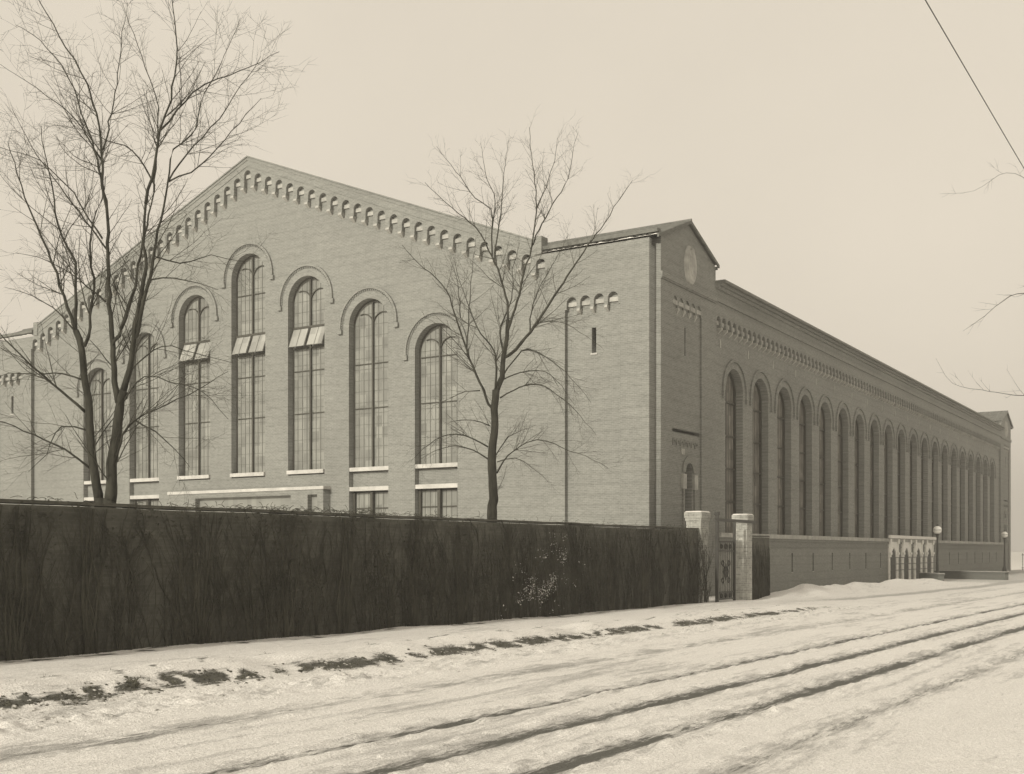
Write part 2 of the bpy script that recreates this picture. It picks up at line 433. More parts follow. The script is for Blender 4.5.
# --- long side: arcade of twenty windows
NW = 20; PITCH = 3.64; W0 = 9.2
wt = [W0 + PITCH * i for i in range(NW)]
SW = 2.28; STOP = 10.97; SSP = STOP - SW / 2
RS = .18
holes = [arch_poly(t, SW, 2.7, SSP) for t in wt]
slab('arcade_wall', [(6.4, 2.55), (82.1, 2.55), (82.1, 14.2), (6.4, 14.2)], holes, -RS, .62, M['side'], B, S)
n_s = 113; x0 = 6.45; ps = (82.05 - x0) / n_s
cs = [x0 + ps * (i + .5) for i in range(n_s)]; sp = [12.9] * n_s
edge = arcade_edge(cs, sp, .25, .25)
slab('frieze', [(6.4, 14.36), (6.4, edge[0][1])] + edge + [(82.1, edge[-1][1]), (82.1, 14.36)], [], 0, RS - .003, M['side'], B, S)
corbels(B, S, cs, sp, .25, .25, RS, 38)
mb = MB()
mb.box(6.42, 82.08, 13.78, 13.93, .003, .09); mb.box(6.42, 82.08, 14.363, 14.5, -.6, .14); mb.box(6.42, 82.08, 14.503, 14.62, -.6, .28)
mb.build('cornice', M['side'], B, S)
mb = MB(); mb.box(6.42, 82.08, 14.623, 14.74, -.6, .46); mb.build('gutter', M['coping'], B, S)
GS = -RS - .47
for t in wt:
    r = SW / 2
    pane = slab('window', arch_poly(t, SW - .01, 2.75, SSP), [], GS, .03, M['sideglass'], B, S)
    fr = MB(); fr.ring(t, SSP, r - .1, r - .006, GS + .003, GS + .12, 0, PI)
    for sx in (-1, 1): fr.box(t + sx * (r - .055) - .048, t + sx * (r - .055) + .048, 2.97, SSP, GS + .003, GS + .12)
    fr.box(t - .03, t + .03, 2.97, STOP - .08, GS + .003, GS + .06)
    for z in (4.55, 6.15, 7.75, 9.4): fr.box(t - r + .1, t + r - .1, z - .04, z + .04, GS + .003, GS + .1)
    for i in range(1, 6):
        if i == 3: continue
        x = t - r + SW * i / 6; fr.box(x - .012, x + .012, 2.97, arc_h(t, r, SSP, x) - .05, GS + .002, GS + .02, 1)
    fr.build('frame', [M['dark'], M['bar']], pane)
    hd = MB(); hd.ring(t, SSP, r + .34, r + .44, -RS + .002, -RS + .09, -.1, PI + .1, 32)
    hd.ring(t, SSP, r + .006, r + .26, -RS + .002, -RS + .02, 0, PI, 28)
    for sx in (-1, 1): hd.box(t + sx * (r + .39) - .08, t + sx * (r + .39) + .08, SSP - .42, SSP - .16, -RS + .002, -RS + .11)
    hd.build('hood_moulding', M['side'], pane)
for i in range(NW):
    mb = MB(); t = wt[i] - PITCH / 2
    mb.box(t - .06, t + .06, 11.75, 12.15, -RS + .002, -RS + .03); mb.build('anchor_plate', M['stone'], B, S)
# basement: battered brick with one slit per bay, snow capped sill course
holes = [[(t + .3, .95), (t + .54, .95), (t + .54, 1.98), (t + .3, 1.98)] for i, t in enumerate(wt) if not 8 < i < 13]
slab('basement_wall', [(6.4, -.5), (82.1, -.5), (82.1, 2.6), (6.4, 2.6)], holes, .12, .5, M['base'], B, S)
for h_ in holes:
    mb = MB(); mb.box(h_[0][0] - .2, h_[1][0] + .2, .8, 2.1, -.6, -.383); w_ = mb.build('slit_window', M['void'], B, S)
    mb = MB(); mb.box(h_[0][0] - .02, h_[1][0] + .02, .9, .945, .0, .13); mb.build('sill', M['stone'], w_)
mb = MB(); mb.box(6.43, 82.07, 2.603, 2.74, -.7, .2, 0); mb.box(6.43, 82.07, 2.743, 2.96, -.62, .27, 1); mb.box(6.43, 82.07, 2.32, 2.4, .123, .17, 0)
mb.build('sill_course', [M['base'], M['stone']], B, S)

# --- end pavilions of the long side
def pavilion(t0, mirror):
    X = (lambda x: t0 + (6.9 - x)) if mirror else (lambda x: t0 + x)
    a0, a1 = (.38, 6.4)
    g = lambda pts: [(X(x), y) for x, y in pts]
    def edge_z(x): return 16.62 - .4 * abs(x - 3.2)
    RP = .08
    out = g([(a0, -.5), (a1, -.5), (a1, edge_z(a1)), (3.2, 16.62), (a0, edge_z(a0))])
    c5 = [1.55 + .64 * (i + .5) for i in range(5)]
    top = arcade_edge(c5, [12.95] * 5, .23, .25)
    panel = g([(1.55, .2), (1.55, top[0][1])] + top + [(4.75, top[-1][1]), (4.75, .2)])
    w = slab('pavilion_wall', out, [panel], 0, RP - .003, M['side'], B, S)
    back = g([(a0, -.5), (a1, -.5), (a1, edge_z(a1) - .2), (3.2, 16.42), (a0, edge_z(a0) - .2)])
    hol = [g([(3.0, 10.75), (3.14, 10.75), (3.14, 12.0), (3.0, 12.0)]),
           [(X(x), y) for x, y in arch_poly(3.45, .8, 2.9, 5.6, 14)], g([(1.6, 7.29), (4.7, 7.29), (4.7, 7.45), (1.6, 7.45)])]
    slab('pavilion_core', back, hol, -RP, .55, M['side'], B, S)
    c5x = sorted(X(c) for c in c5); corbels(B, S, c5x, [12.95] * 5, .23, .25, RP)
    mb = MB()
    for (p, q, y0, y1, z0, z1) in ((2.8, 3.4, 10.6, 12.1, -1, -.64), (2.9, 4.0, 2.8, 6.2, -1, -.64), (1.55, 4.75, 7.1, 7.6, -.5, -.36)):
        xa, xb = sorted((X(p), X(q))); mb.box(xa, xb, y0, y1, z0, z1)
    mb.build('dark_opening', M['void'], w)
    mb = MB(); cx = X(3.45)
    mb.ring(cx, 5.6, .42, .72, -RP + .002, -RP + .07, 0, PI, 16)
    for sx in (-1, 1): mb.box(cx + sx * .62 - .18, cx + sx * .62 + .18, 4.85, 5.5, -RP + .002, -RP + .12, 1); mb.box(cx + sx * .62 - .08, cx + sx * .62 + .08, 2.9, 4.84, -RP + .002, -RP + .08, 0)
    xq = X(2.75); mb.box(xq - .17, xq + .17, 6.35, 6.6, -RP + .002, -RP + .07, 1)
    for i in range(7):
        xx = X(1.85 + .4 * i); mb.ring(xx, 6.85, .09, .16, -RP + .002, -RP + .06, 0, PI, 8); mb.box(xx - .16, xx - .09, 6.7, 6.85, -RP + .002, -RP + .06)
    mb.build('doorway_surround', [M['base'], M['stone']], w)
    mb = MB()
    xa, xb = sorted((X(a0), X(a1))); mb.box(xa - .02, xb + (.02 if mirror else 0), 13.66, 13.72, .002, .06); mb.box(xa - .02, xb + (.02 if mirror else 0), 13.723, 13.95, .002, .09)
    mb.build('string_course', M['side'], w)
    # carved oval cartouche
    ct = MB(); cx = X(3.42); cz = 14.78
    def oval(a, b, z0, z1, k=24):
        vs = [(cx + a * math.cos(2 * PI * i / k), cz + b * math.sin(2 * PI * i / k), z0) for i in range(k)]
        vs += [(cx + a * .86 * math.cos(2 * PI * i / k), cz + b * .88 * math.sin(2 * PI * i / k), z1) for i in range(k)]
        ct.add(vs, [tuple(range(k, 2 * k))] + [(i, (i + 1) % k, k + (i + 1) % k, k + i) for i in range(k)])
    oval(.64, .92, .002, .1); oval(.5, .76, .09, .14); oval(.3, .5, .13, .17)
    ct.lathe([(.0, -.02), (.15, .0), (.17, .04), (.1, .09), (.02, .1)], 10, (cx, cz + .62, .11))
    ct.build('cartouche', M['stone'], B, S)
    # gabled roof of clay tiles, ridge running back from the street
    for v0, v1, nm in ((-.06, 8.2, 'pavilion_roof'),):
        roof(nm, lambda x: X(x) + .2, v0, v1)
RZ_ = 16.72
def roof(nm, X, v0, v1, parent=None):
    n = int((v1 - v0) / .3); mb = MB()
    for side_, xe in ((0, -.22), (1, 6.46)):
        vs = []; fs = []; k = 6
        for i in range(n * k + 1):
            v = v0 + .3 * i / k; ph = (i % k) / k
            bz = .055 * abs(math.sin(PI * ph))
            xs_ = xe if side_ or v < 5.6 or X(0) > 40 else .62
            ze = RZ_ - .4 * abs(xs_ - 3.2)
            for q in range(7):
                f = q / 6; x = xs_ + (3.2 - xs_) * f; z = ze + (RZ_ - ze) * f
                vs.append((X(x), v, z + bz + .012 * (q % 2)))
        for i in range(n * k):
            for q in range(6):
                fs.append((i * 7 + q, i * 7 + q + 1, i * 7 + 8 + q, i * 7 + 7 + q))
        mb.add(vs, fs)
        # eave board / soffit
        xa, xb = sorted((X(xe + (.06 if side_ == 0 else -.06)), X(xe + (.4 if side_ == 0 else -.05))))
        mb.box(xa, xb, v0 + .06, 5.6 if not side_ else v1, ze - .2, ze - .04) if v0 < 20 else mb.box(xa, xb, v0 + 2.6, v1, ze - .2, ze - .04)
    mb.tube([(X(3.2), v0 - .02, RZ_ + .03), (X(3.2), v1, RZ_ + .03)], .07, 8)
    for side_, xe in ((0, -.2), (1, 6.45)):          # verge along the gable end
        ze = RZ_ - .03 - .4 * abs(xe - 3.2)
        p = Vector((X(xe), 0, ze)); q = Vector((X(3.2), 0, RZ_ - .03))
        d = (q - p)
        vs = []
        for (yy, zz) in ((v0 - .02, -.09), (v0 + .05, -.09), (v0 + .05, .05), (v0 - .02, .05)):
            vs += [(p.x, yy, p.z + zz), (q.x, yy, q.z + zz)]
        mb.add(vs, [(0, 1, 3, 2), (2, 3, 5, 4), (4, 5, 7, 6), (6, 7, 1, 0), (0, 2, 4, 6), (1, 7, 5, 3)])
    o = mb.build(nm, M['roof'], B)
    sn = MB(); ze = RZ_ - .4 * 3.42; vs = []; m_ = 0      # ragged line of snow along the eave
    v = max(v0, v0 + (2.6 if v0 > 20 else 0)); ve = 5.6 if v0 < 20 else v1
    while v < ve:
        h_ = max(.002, .07 * N(v * 4.3, X(0)) - .0); x = X(-.235 if h_ > .004 else -.19)
        vs += [(x, v, ze + .01), (x, v, ze + .015 + h_), (X(-.1), v, ze + .05 + h_)]; v += .12; m_ += 1
    sn.add(vs, [q for i in range(m_ - 1) for q in ((3 * i, 3 * i + 3, 3 * i + 4, 3 * i + 1), (3 * i + 1, 3 * i + 4, 3 * i + 5, 3 * i + 2))])
    sn.build('eave_snow', M['snow'], o)
    return o
pavilion(0, False)
pavilion(LEN - 6.9, True)
Xn = lambda x: x
roof('pavilion_roof', Xn, WID - 8.2, WID + .14)
# main roof, far and left walls (closing the block)
mb = MB()
mb.add([(.5, 3.0, 14.45), (.5, MID, 22.4), (LEN - .5, MID, 22.4), (LEN - .5, 3.0, 14.45), (.5, WID - 3, 14.45), (LEN - .5, WID - 3, 14.45), (.5, .8, 14.4), (LEN - .5, .8, 14.4)],
       [(0, 3, 2, 1), (1, 2, 5, 4), (6, 7, 3, 0)])
mb.box(6.5, 82, .6, 1.05, 14.4, 14.62)
mb.build('main_roof', M['roof'], B)
mb = MB(); mb.box(.8, LEN - .3, WID - .8, WID - .2, -.5, 14.9); mb.build('yard_wall', M['side'], B)
me = slab_mesh([(.8, -.4), (WID - .85, -.4), (WID - .85, 14.9), (MID, 22.3), (.8, 14.9)], [], 0, .5)
mesh_obj('rear_gable', me, M['side'], B, face((LEN - .3, 0, 0), (0, 1, 0), (1, 0, 0)))
mb = MB(); mb.box(6.2, 6.4, .56, 7.8, 13.5, 15.3); mb.build('pavilion_flank', M['side'], B)
mb = MB(); mb.box(82.1, 82.3, .56, 7.8, 13.5, 15.3); mb.build('pavilion_flank', M['side'], B)

# --- white terracotta entrance of four bays on the long side
PO = -1.9
for i in range(9, 13):
    t = wt[i] - PITCH / 2 + PO
    ar = slab('entrance_arch', [(t - 1.28, -.3), (t + 1.28, -.3), (t + 1.28, 2.95), (t - 1.28, 2.95)],
              [[(t - .78, -.25), (t + .78, -.25), (t + .78, 1.5), (t + .5, 2.05), (t, 2.35), (t - .5, 2.05), (t - .78, 1.5)]], .22, .095, M['terracotta'], B, S)
    for sx in (-1, 1):
        mb = MB(); x_ = t + sx * 1.05
        vs = []; prof = ((.16, -.25), (.16, .0), (.1, .06), (.09, 1.5), (.11, 1.58), (.17, 1.66), (.17, 1.84))
        for r_, y_ in prof:
            for q in range(10): vs.append((x_ + r_ * math.cos(q * PI / 5), y_, .2 + .7 * r_ * math.sin(q * PI / 5)))
        mb.add(vs, [(i_ * 10 + q, i_ * 10 + (q + 1) % 10, i_ * 10 + 10 + (q + 1) % 10, i_ * 10 + 10 + q) for i_ in range(len(prof) - 1) for q in range(10)] + [tuple(range(9, -1, -1)), tuple(60 + q for q in range(10))])
        mb.build('column', M['terracotta'], ar)
        mb = MB(); mb.box(x_ - .19, x_ + .19, 1.843, 2.0, .222, .34, 0); mb.box(x_ - .13, x_ + .13, 2.003, 2.6, .222, .27, 0, (.02, .0)); mb.box(x_ - .2, x_ + .2, 2.603, 2.94, .222, .32, 0)
        mb.build('capital', M['terracotta'], ar)
    mb = MB(); mb.box(t - .8, t + .8, -.3, 2.35, .128, .15); mb.build('door', M['wood'], ar)
mb = MB(); mb.box(wt[8] + .1 + PO, wt[12] - .1 + PO, 2.98, 3.2, .28, .42); mb.build('entrance_cornice', M['snow'], B, S)

# ------------------------------------------------------------------ ground
RUT = [(-10.75, .20, .35), (-8.25, .15, .72), (-6.95, .19, .84), (-5.6, .19, .84), (-4.15, .15, .36), (3.2, .15, .45), (4.6, .15, .45)]
def wedge(a): return -13.25 + .25 * N(a * .22, 3.3) + .14 * N(a * 1.1, 9.1) + (.012 * (a - 10))
def foot(a): return .19 - .0055 * (a - 12) if a < 60 else .19 - .0055 * 48
def ground_at(a, w):
    """height, bare (wet road or soil), slush"""
    we = wedge(a)
    fine = (N(a * 4.5, w * 6.5, 4.0) * .014 + abs(N(a * 9, w * 13, 5.0)) * .020) * max(0, 1 - a / 60)
    lump = N(a * .45, w * 1.3, 1.0) * .012 + N(a * 1.7, w * 4.2, 2.0) * .013 + fine
    bare = 0.0; slush = 0.0
    # street
    z = -.01 * abs(w + 5) * .4 + lump
    for w0, sg, k in RUT:
        c = w0 + .024 * (a - 10) + .06 * N(a * .13, w0 * 3.1) + .035 * N(a * .7, w0) + .03 * N(a * 2.3, w0 * 2)
        d = (w - c) / sg
        if abs(d) < 5:
            g = math.exp(-d * d)
            z -= .035 * g * min(1, k + .3)
            ch = max(0, N(a * 3.1, w * 5.5, w0) + .15) + .8 * max(0, N(a * 7, w * 9, w0))
            z += .06 * math.exp(-((abs(d) - 1.9) / .8) ** 2) * ch * min(1, k + .2)
            bare = max(bare, g * k * (.98 + .55 * N(a * .35, w0 * 2.0) + .45 * N(a * 1.9, w0 * 4.0)))
            slush = max(slush, math.exp(-(d * .38) ** 2) * (.55 + .4 * N(a * .9, w0 * 6) + .35 * N(a * 2.6, w * 6)))
    # a faint slushy belt along the gutter and between the wheel tracks
    sl = .25 + .42 * N(a * .14, w * .9, 7.0) + .42 * N(a * .45, w * 4.2, 8.0)
    slush = max(slush, sl * (1 if w < -3 else .75))
    bl = math.exp(-((a - 8.6) / 1.1) ** 2 - ((w + 10.55) / .22) ** 2)
    slush = max(slush, 1.1 * bl); bare = max(bare, .5 * bl)
    # verge and pavement
    bank = 1 - sstep(we - .6, we + .75, w)
    f46 = 1 - sstep(37, 45, a)
    zb = foot(a) + .06 * (N(a * .35, w * .7, 11) ) + .05 * sstep(-16.4, -14.2, w) * f46 + lump * .7
    zb += .12 * f46 * math.exp(-((w - (we - .75)) / .5) ** 2) * (1 + .7 * N(a * .8, 5.5))
    z = z * (1 - bank) + zb * bank
    # shoulder slush pile in the gutter
    gp = math.exp(-((w - (we + .95)) / .6) ** 2) * (f46 * .8 + .2)
    z += gp * (.05 + .05 * N(a * .9, 2.2) + .10 * abs(N(a * 2.6, w * 3.4, 3)) + .06 * N(a * 6, w * 7, 9)) + .016 * N(a * 4, w * 5, 6) * bank
    # soil showing along the broken edge of the verge
    e = math.exp(-((w - (we - .02 + .1 * N(a * 1.3, 2.7))) / .24) ** 2)
    k = .52 + 1.0 * N(a * .55, 21.0) + .9 * N(a * 1.9, 33.0) + .9 * N(a * 4.6, w * 5, 34.0)
    bare = max(bare, e * max(0, min(1, k * 1.5)) * 1.1 * f46)
    e2 = math.exp(-((w - (we - .9 - .5 * N(a * .3, 8))) / .35) ** 2)
    bare = max(bare, e2 * max(0, N(a * 3.2, w * 4.2, 40) * 2.2 - .2) * f46)
    e3 = math.exp(-((w + 17.9) / .35) ** 2)
    bare = max(bare, e3 * max(0, N(a * 2.1, w * 4, 50) * 2.4 - .05) * (a < 42.5))
    slush = max(slush, math.exp(-((w - (we + 1.1)) / .55) ** 2) * (.36 + .5 * N(a * 1.6, w * 3.3, 44)))
    if bank > .3: slush = min(slush, .33 + .3 * N(a * .4, w * .8, 60))
    # shovelled heap in front of the basement, cleared crossing beyond the gate
    if a > 45:
        hp = sstep(47, 53, a) * (1 - sstep(76, 82, a))
        z += hp * math.exp(-((w + 17.6 - .03 * (a - 50)) / 1.0) ** 2) * (.42 + .3 * N(a * .5, w * .6, 70) + .14 * N(a * 1.7, w * 1.6, 71))
        pth = math.exp(-((w - (-15.0 + .05 * (a - 50))) / .75) ** 2) * sstep(44, 52, a)
        slush = max(slush, .85 * pth); z -= .05 * pth
    if a > 80:
        pl = sstep(80, 84, a) * (1 - sstep(-13.6, -12.4, w)) ; slush = max(slush, .62 * pl); z = z * (1 - pl) + pl * .02
    return z, max(0, min(1, bare)), max(0, min(1, slush))
def strip(name, ws, as_, mat, label, wfun=None):
    vs = []; colr = []; fs = []
    for a in as_:
        for w in ws:
            z, b, s = ground_at(a, w)
            vs.append((a, -w, z)); colr += [b, s, 0, 1]
    n = len(ws)
    for i in range(len(as_) - 1):
        for j in range(n - 1):
            fs.append((i * n + j, (i + 1) * n + j, (i + 1) * n + j + 1, i * n + j + 1))
    me = bpy.data.meshes.new(name); me.from_pydata(vs, [], fs)
    ca = me.color_attributes.new('wear', 'FLOAT_COLOR', 'POINT'); ca.data.foreach_set('color', colr)
    o = mesh_obj(name, me, mat, None, None, True); o.rotation_euler = (0, 0, math.atan2(U.y, U.x))
    bm = bmesh.new(); bm.from_mesh(me); bmesh.ops.recalc_face_normals(bm, faces=bm.faces[:]); bm.to_mesh(me); bm.free()
    if me.polygons[0].normal.z < 0: me.flip_normals()
    tag(o, label, None, None, 'structure'); return o
avals = [-30 + 4 * i for i in range(8)] + [0, 1.5, 3]
a = 4.0
while a < 60: avals.append(a); a += .0068 * a
while a < 420: avals.append(a); a += .03 * a
def frange(a, b, d):
    n = int(round((b - a) / d)); return [a + (b - a) * i / n for i in range(n + 1)]
w_pave = frange(-20.9, -18.3, .4) + frange(-18.2, -14.6, .12)[0:] + frange(-14.5, -12.6, .04)[0:]
w_road = frange(-12.6, -3.3, .042) + frange(-3.2, 5.6, .12) + frange(6.2, 60, 3.0)
M['road'] = snow_mat('street_snow', (.88, .857, .825), (.83, .808, .775), (.115, .114, .102))
M['pave'] = snow_mat('verge_snow', (.87, .847, .815), (.83, .808, .775), (.105, .103, .09))
strip('pavement', w_pave, avals, M['pave'], 'snow covered verge and pavement beside the dark wall')
strip('road', w_road, avals, M['road'], 'wide snowy street cut by dark wheel tracks')
# yard behind the wall
vs = []; fs = []
ys = frange(-120, -20.9, 3.3); xs = frange(-60, 60, 4)
for x in xs:
    for y in ys: vs.append((x, -y, .06 + .05 * N(x * .1, y * .1, 3) if y < -21 else ground_at(x, y)[0] - .02))
n = len(ys)
for i in range(len(xs) - 1):
    for j in range(n - 1): fs.append((i * n + j, (i + 1) * n + j, (i + 1) * n + j + 1, i * n + j + 1))
me = bpy.data.meshes.new('yard'); me.from_pydata(vs, [], fs)
if me.polygons[0].normal.z < 0: me.flip_normals()
o = mesh_obj('lawn', me, M['snow'], None, None, True); o.rotation_euler = (0, 0, math.atan2(U.y, U.x))
tag(o, 'snowy yard behind the dark wall', None, None, 'structure')
mb = MB(); mb.add([(3000 * math.cos(2 * PI * i / 48), 3000 * math.sin(2 * PI * i / 48), -.6) for i in range(48)], [tuple(range(48))])
o = mb.build('ground', M['snow']); tag(o, 'flat snow covered ground out to the horizon', None, None, 'structure')

# ------------------------------------------------------------------ the long dark wall, creeper, gate
RZ = math.atan2(U.y, U.x)
WW0 = 18.2                                             # street face of the wall is 18.2 m left of the camera
def wall_thing(a0, a1, h, label, piers, thick=.45, yface=WW0):
    w = empty('brick_wall', st(a0, -yface, 0), RZ); tag(w, label, 'wall', 'dark garden walls along the street')
    Fw = face((0, 0, 0), (1, 0, 0), (0, -1, 0)); L = a1 - a0
    n = max(2, int(L / .8)); top = [(L * i / n, h + .025 * N(i * .35, a0)) for i in range(n, -1, -1)]
    slab('wall', [(0, -.4), (L, -.4)] + top, [], 0, thick, M['yardwall'], w, Fw)
    mb = MB()
    for i in range(n):
        x0, x1 = L * i / n, L * (i + 1) / n; z = h + .025 * N((i + .5) * .35, a0) + .03
        mb.box(x0 + .003, x1 - .003, z - .0, z + .06, -thick - .01, .012)
    mb.build('coping', M['yardwall'], w, Fw)
    for x in piers:
        mb = MB(); mb.box(x - .16, x + .16, -.4, h - .06, .003, .022); mb.build('pilaster', M['yardwall'], w, Fw)
    return w
wall_thing(-6, 42.55, 2.92, 'long dark brick garden wall smothered in bare creeper, running to the gate', [1.6 + 5.3 * i for i in range(9)])
wall_thing(46.95, 49.3, 2.68, 'short dark brick wall stub beyond the gate pier, by the basement', [], .4, 17.7)

# creeper: stems climbing the wall, twigs hanging over the coping, dead leaves
mb = MB(); r2 = random.Random(11)
def yw(a, z): return WW0 - .02 - .0 * z
for i in range(1500):
    a = r2.uniform(6, 43.35)
    dens = .55 + .45 * N(a * .35, 77) + .25 * N(a * 1.1, 78)
    if a < 11.9 or r2.random() > dens + .35: continue
    z = r2.choice((-.05, -.05, r2.uniform(0, 1.8))); d = r2.uniform(-.25, .25); x = a
    rr = r2.choice((.003, .004, .005, .007, .010, .016)); pts = []; H = r2.uniform(1.3, 2.98); off = r2.uniform(.015, .05) + (.09 if a > 42.4 else 0)
    while z < H:
        pts.append(st(x, -WW0 + off, z)); z += .16; d = d * .85 + r2.gauss(0, .16); x += d * .16
        if z > 2.95: off = max(off - .0, .05) + .02
        if r2.random() < .30 and z < 2.8:
            s_ = r2.choice((-1, 1)); b = [pts[-1]]; bx = x; bz = z; bd = r2.uniform(.4, 1.3)
            for q in range(r2.randint(3, 7)):
                bx += s_ * .09 * bd; bz += r2.uniform(.02, .14); bd *= .9; b.append(st(bx, -WW0 + off + r2.uniform(0, .03), min(bz, 3.0)))
            mb.tube(b, max(.003, rr * .55), 3, cap=False)
    if len(pts) > 2: mb.tube(pts, [rr * (1.25 - .8 * q / len(pts)) for q in range(len(pts))], 3, cap=False)
for i in range(15):
    a = 9.5 + 2.35 * i + r2.uniform(-.5, .5)
    if a > 42: break
    for q in range(9):
        x = a + r2.gauss(0, .1); d = r2.gauss(0, .25); pts = []; z = -.05; rr = r2.uniform(.012, .032)
        while z < 2.9:
            pts.append(st(x, -WW0 + .045, z)); z += .14; d = d * .8 + r2.gauss(0, .09); x += d * .14
        mb.tube(pts, [rr * (1.2 - .9 * j / len(pts)) for j in range(len(pts))], 4, cap=False)
for i in range(150):                                  # thin creeper on the short stub and the pier beside it
    a = r2.uniform(46.95, 49.3); z = r2.choice((-.2, r2.uniform(0, 1.5))); d = 0; x = a; pts = []; H = r2.uniform(1.2, 2.6); rr = r2.choice((.005, .009, .014))
    while z < H:
        pts.append(st(x, -17.7 + .03, z)); z += .16; d = d * .85 + r2.gauss(0, .14); x = min(49.3, max(46.95, x + d * .16))
    mb.tube(pts, [rr * (1.25 - .8 * q / len(pts)) for q in range(len(pts))], 3, cap=False) if len(pts) > 2 else None
for i in range(2600):                                 # fuzz along the top, thickest in the middle stretch
    a = r2.uniform(8, 42)
    k = math.exp(-((a - 20.5) / 3.6) ** 2) + .16 * max(0, N(a * .5, 12) + .4)
    if r2.random() > k * .55: continue
    p = st(a, -WW0 + r2.uniform(-.3, .1), 2.98 + r2.uniform(0, .08)); b = [p]
    dv = Vector((r2.gauss(0, .5), r2.gauss(0, .5), r2.uniform(.2, .9))).normalized()
    for q in range(4): dv = (dv + Vector((r2.gauss(0, .3), r2.gauss(0, .3), -.28))).normalized(); b.append(b[-1] + dv * .05)
    mb.tube(b, .006, 3, cap=False)
for i in range(14000):                                # dead leaves and stubs
    a = r2.uniform(11.5, 42.4); z = r2.uniform(0, 3.0)
    if N(a * .7, z * .5, 31) + .5 * N(a * 2.4, z * 1.1, 32) < r2.uniform(-.1, .5): continue
    p = st(a, -WW0 + r2.uniform(.02, .09), z); s_ = r2.uniform(.015, .045)
    e1 = Vector((r2.gauss(0, 1), r2.gauss(0, 1), r2.gauss(0, 1))).normalized() * s_; e2 = e1.orthogonal().normalized() * s_ * r2.uniform(.4, 1)
    mb.add([p - e1, p + e2, p + e1, p - e2], [(0, 1, 2, 3)])
o = mb.build('creeper', M['vine']); tag(o, 'bare creeper stems and dead leaves clinging to the long dark wall', 'creeper', None, 'stuff')
mb = MB()                                             # frost clots in one patch of creeper
for i in range(3200):
    q = r2.random(); a = 28.9 + 3.1 * q + r2.gauss(0, .55); z = .25 + 1.9 * q + r2.gauss(0, .42)
    if not .05 < z < 2.7 or N(a * 1.6, z * 1.6, 5) < r2.uniform(-.1, .45): continue
    p = st(a, -WW0 + r2.uniform(.05, .12), z); s_ = r2.choice((.008, .012, .018, .026)) * r2.uniform(.7, 1.3)
    e1 = Vector((r2.gauss(0, 1), r2.gauss(0, 1), r2.gauss(0, .8))).normalized() * s_; e2 = e1.orthogonal().normalized() * s_ * r2.uniform(.3, .9); e3 = e1.cross(e2).normalized() * s_ * .4
    mb.add([p - e1, p + e2, p + e1, p - e2, p + e3], [(0, 1, 4), (1, 2, 4), (2, 3, 4), (3, 0, 4), (3, 2, 1, 0)])
o = mb.build('frost', M['snow']); tag(o, 'scattered frost clots on the creeper near the middle tree', 'frost', None, 'stuff')

# gate piers and iron gate
def gate_pier(a0, a1, w0, w1, h, label):
    p = empty('gate_pier', st((a0 + a1) / 2, (w0 + w1) / 2, 0), RZ); tag(p, label, 'gate pier', 'brick gate piers')
    hx, hy = (a1 - a0) / 2, abs(w1 - w0) / 2
    mb = MB(); mb.box(-hx, hx, -hy, hy, -.4, h - .42)
    o = mb.build('shaft', M['pier'], p)
    mb = MB(); mb.box(-hx - .03, hx + .03, -hy - .03, hy + .03, h - .417, h - .3); mb.box(-hx - .06, hx + .06, -hy - .06, hy + .06, h - .297, h - .07); mb.build('cap', M['pier'], p)
    mb = MB(); mb.box(-hx - .05, hx + .05, -hy - .05, hy + .05, h - .067, h - .02, 0, (.05, .05)); mb.build('snow_cap', M['snow'], p)
gate_pier(42.6, 43.4, -18.75, -18.12, 3.72, 'pale brick gate pier ending the long creeper covered wall')
gate_pier(46.3, 46.9, -18.2, -17.6, 3.70, 'pale brick gate pier joined to the short wall stub')
G = empty('iron_gate', st(43.45, -17.78, 0), RZ); tag(G, 'black wrought iron gate with scrolls hung between two brick piers', 'gate')
Fg = face((0, 0, 0), (1, 0, 0), (0, -1, 0))
mb = MB(); mb.box(-.05, .07, -.2, 3.62, -.06, .06); mb.box(-.08, .10, 3.55, 3.68, -.09, .09); mb.build('post', M['iron'], G, Fg)
mb = MB(); mb.box(1.82, 1.92, -.2, 3.36, -.05, .05); mb.build('post', M['iron'], G, Fg)
mb = MB(); mb.box(-.9, 3.75, 3.28, 3.40, .19, .29); mb.build('beam', M['iron'], G, Fg)
mb = MB()
x0, x1 = .12, 1.78
for x in (x0, x1): mb.box(x - .025, x + .025, .12, 2.5, -.02, .02)
for z in (.14, .42, 2.1, 2.48): mb.box(x0, x1, z - .03, z + .03, -.018, .018)
for i in range(1, 8):
    x = x0 + (x1 - x0) * i / 8
    mb.box(x - .011, x + .011, .14, 2.48, -.011, .011)
for (cx, cz, r_) in ((.95, 1.25, .24), (.95, 1.25, .13), (.62, 1.6, .12), (1.28, 1.6, .12), (.62, .9, .12), (1.28, .9, .12), (.95, 2.29, .12), (.5, 2.29, .1), (1.4, 2.29, .1), (.95, .28, .1), (.5, .28, .1), (1.4, .28, .1)):
    mb.ring(cx, cz, r_ - .022, r_, -.02, .02, 0, 2 * PI, 20)
for an in range(8):
    a_ = PI * an / 4; bar(mb, .95, 1.25, .95 + .34 * math.cos(a_), 1.25 + .34 * math.sin(a_), .02, -.02, .02)
mb.build('leaf_panel', M['iron'], G, Fg)
mb = MB(); mb.box(.13, 1.77, .17, 2.45, -.05, -.035); mb.build('sunlit_fill_sheet', M['sheet'], G, Fg)  # added sheet; its pale colour stands in for sunlit surfaces behind the gate

